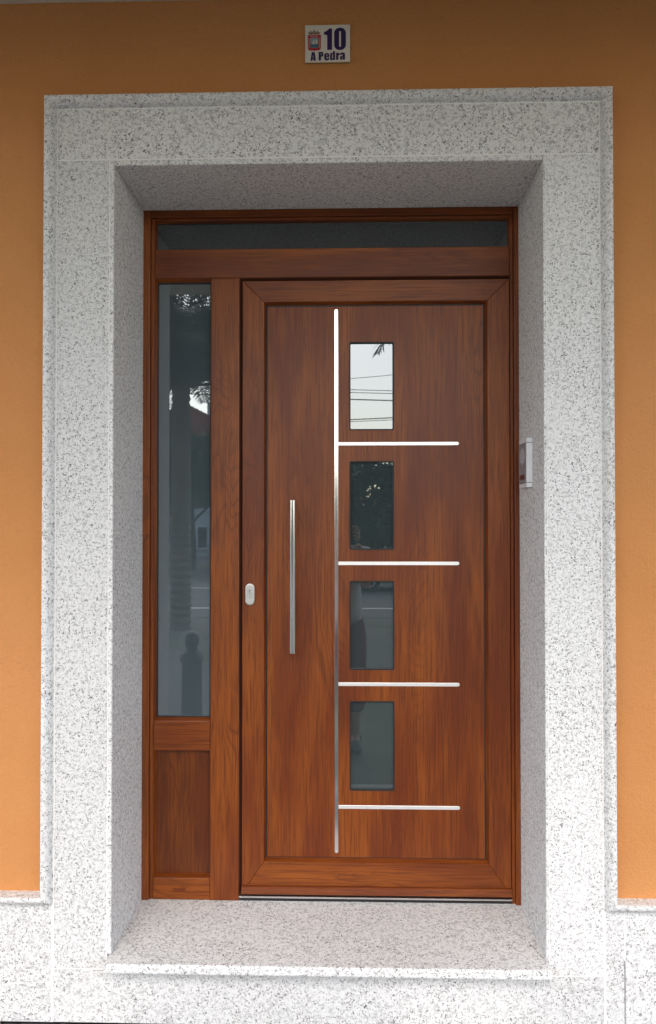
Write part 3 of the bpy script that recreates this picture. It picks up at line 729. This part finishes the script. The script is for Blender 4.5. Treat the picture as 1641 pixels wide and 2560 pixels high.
b.faces.new(rings[0]); b.faces.new(rings[-1]); obj('cabin', b, 'carpaint', car)
for pts in (((1.25, 1.00), (1.70, 1.34), (2.20, 1.37), (2.20, 1.00)), ((2.28, 1.00), (2.28, 1.37), (2.90, 1.38), (3.35, 1.03))):
    b = bmesh.new(); A = [b.verts.new((x, yc+0.80-(z-0.93)*0.40, z0+z)) for x, z in pts]; B = [b.verts.new((x, yc+0.77-(z-0.93)*0.40, z0+z)) for x, z in pts]
    for i in range(4): b.faces.new((A[i], A[(i+1) % 4], B[(i+1) % 4], B[i]))
    b.faces.new(A); b.faces.new(B); obj('side_window', b, 'carglass', car)
for wx in (0.52, 3.02):
    for s in (1, -1):
        yw = yc+s*0.80
        b = bmesh.new(); tube(b, [(wx, yw-0.09*s, z0+0.30), (wx, yw+0.08*s, z0+0.30)], 0.30, 24); wh = obj('wheel', b, 'tyre', car)
        b = bmesh.new(); tube(b, [(wx, yw+0.0805*s, z0+0.30), (wx, yw+0.092*s, z0+0.30)], [0.205, 0.195], 24)
        rm = obj('rim', b, 'rim', wh)
        for k in range(5):
            a = k*2*math.pi/5+0.3; b = bmesh.new(); tube(b, [(wx+0.13*math.cos(a), yw+0.0925*s, z0+0.30+0.13*math.sin(a)), (wx+0.13*math.cos(a), yw+0.094*s, z0+0.30+0.13*math.sin(a))], 0.042, 8); obj('rim_hole', b, 'tyre', wh)
for s in (1, -1):
    b = bmesh.new(); box(b, -0.30, yc+s*0.52-0.13, z0+0.60, -0.18, yc+s*0.52+0.13, z0+0.74); obj('headlight', b, 'lamp', car)
b = bmesh.new(); box(b, 0.95, yc+0.845, z0+0.27, 2.65, yc+0.862, z0+0.34); obj('sill_trim', b, 'lamp', car)

# ------------------------------------------------------------------ the person with the phone, mirrored in the lower panes
PX, PYY = 0.0, -2.64
def skinobj(name, pts, edges_, rad, mat, parent, sub=2):
    me = bpy.data.meshes.new(name); base = worldpos(parent)
    me.from_pydata([tuple(Vector(p)-base) for p in pts], edges_, [])
    o_ = bpy.data.objects.new(name, me); COL.objects.link(o_); o_.parent = parent
    sk = o_.modifiers.new('skin', 'SKIN'); sk.use_smooth_shade = True
    for i, v in enumerate(me.skin_vertices[0].data):
        r_ = rad[i]; v.radius = r_ if isinstance(r_, tuple) else (r_, r_); v.use_root = (i == 0)
    sb = o_.modifiers.new('sub', 'SUBSURF'); sb.levels = sub; sb.render_levels = sub
    me.materials.append(M[mat]); return o_
G = LOW
per = thing('person', (PX, PYY, G), 'person in pale shirt and dark red trousers photographing the door, mirrored in the lower panes', 'person')
def q(dx, dy, z): return (PX+dx, PYY+dy, G+z)
hL, hR = (CX-0.034-PX, CY-0.030-PYY), (CX+0.034-PX, CY-0.030-PYY)
pz = CZ-G-0.045
pts = [q(0, 0, 0.98), q(0, 0, 1.12), q(0, -0.01, 1.30), q(0, -0.01, 1.42), q(0, 0.0, 1.50), q(0, 0.03, 1.60), q(0, 0.03, 1.69),
       q(0.17, -0.01, 1.42), q(0.185, 0.09, 1.19), q(hR[0]+0.02, hR[1]-0.06, pz-0.09), q(-0.17, -0.01, 1.42), q(-0.215, 0.08, 1.19), q(hL[0]-0.02, hL[1]-0.06, pz-0.09),
       q(0.095, 0, 0.90), q(0.105, 0.02, 0.50), q(0.11, -0.02, 0.10), q(0.11, 0.09, 0.045), q(-0.095, 0, 0.90), q(-0.105, 0.02, 0.50), q(-0.11, -0.02, 0.10), q(-0.11, 0.09, 0.045)]
edg = [(0,1),(1,2),(2,3),(3,4),(4,5),(5,6),(3,7),(7,8),(8,9),(3,10),(10,11),(11,12),(0,13),(13,14),(14,15),(15,16),(0,17),(17,18),(18,19),(19,20)]
rad = [(0.13,0.09),(0.12,0.085),(0.14,0.095),(0.12,0.08),0.055,(0.075,0.095),(0.07,0.085),0.058,0.043,0.030,0.058,0.043,0.030,0.085,0.056,0.036,0.032,0.085,0.056,0.036,0.032]
skinobj('body', pts, edg, rad, 'skin', per)
skinobj('shirt', [q(0,0,0.80), q(0,0,1.08), q(0,-0.01,1.30), q(0,-0.01,1.42), q(0,0,1.475), q(0.175,-0.01,1.42), q(0.190,0.045,1.29), q(-0.175,-0.01,1.42), q(-0.205,0.035,1.29)],
        [(0,1),(1,2),(2,3),(3,4),(3,5),(5,6),(3,7),(7,8)], [(0.195,0.140),(0.170,0.122),(0.165,0.118),(0.14,0.10),0.066,0.078,0.070,0.078,0.070], 'shirt', per)
skinobj('trousers', [q(0,0,1.02), q(0.095,0,0.86), q(0.108,0.02,0.52), q(0.112,-0.01,0.27), q(-0.095,0,0.86), q(-0.108,0.02,0.52), q(-0.112,-0.01,0.27)],
        [(0,1),(1,2),(2,3),(0,4),(4,5),(5,6)], [(0.155,0.115),0.112,0.088,0.080,0.112,0.088,0.080], 'trousers', per)
skinobj('hair', [q(0,-0.005,1.70), q(0,0.005,1.755), q(0,-0.050,1.63)], [(0,1),(0,2)], [(0.082,0.098),(0.062,0.075),(0.070,0.055)], 'hair', per)
skinobj('nose', [q(0,0.125,1.635), q(0,0.14,1.61)], [(0,1)], [0.010, 0.013], 'skin', per, 1)
for s in (-1, 1):
    skinobj('ear', [q(s*0.080,0.02,1.655), q(s*0.083,0.015,1.615)], [(0,1)], [0.013, 0.010], 'skin', per, 1)
    skinobj('eye', [q(s*0.032,0.113,1.655), q(s*0.032,0.116,1.655)], [(0,1)], [0.010, 0.009], 'shoe', per, 1)
    skinobj('shoe', [q(s*0.11,-0.07,0.045), q(s*0.112,0.04,0.055), q(s*0.118,0.16,0.038), q(s*0.11,-0.03,0.12)], [(0,1),(1,2),(0,3)], [(0.046,0.045),(0.052,0.050),(0.046,0.032),(0.05,0.05)], 'shoe', per)
    # hand: palm beside the phone, four fingers behind its back edge, thumb on the near side
    hx_, hy_ = (hR if s > 0 else hL); hx_ += s*0.014
    w0 = q(hx_+s*0.004, hy_-0.045, pz-0.075)
    hp = [w0, q(hx_+s*0.006, hy_-0.020, pz-0.035), q(hx_+s*0.004, hy_-0.014, pz+0.005)]
    he = [(0,1),(1,2)]; hrd = [0.026, (0.020,0.030), (0.018,0.026)]
    for k, (dz, ln) in enumerate(((-0.040, 0.040), (-0.018, 0.048), (0.004, 0.052), (0.024, 0.047))):
        i = len(hp); hp += [q(hx_+s*0.004, hy_+0.002, pz+dz), q(hx_-s*0.006, hy_+0.014, pz+dz+0.004), q(hx_-s*(ln-0.012), hy_+0.016, pz+dz+0.007)]
        he += [(1 if k < 2 else 2, i), (i, i+1), (i+1, i+2)]; hrd += [0.0095, 0.0085, 0.0070]
    i = len(hp); hp += [q(hx_-s*0.004, hy_-0.030, pz-0.030), q(hx_-s*0.022, hy_-0.022, pz-0.004), q(hx_-s*0.034, hy_-0.018, pz+0.018)]
    he += [(1, i), (i, i+1), (i+1, i+2)]; hrd += [0.012, 0.0105, 0.0085]
    skinobj('hand', hp, he, hrd, 'skin', per)
b = prism(rrect(CX-0.036, CZ-0.100, CX+0.036, CZ+0.044, 0.008), CY-0.034, CY-0.026, 0)
tag(obj('phone', b, 'phone'), 'black phone held up in both hands by the person', 'phone')
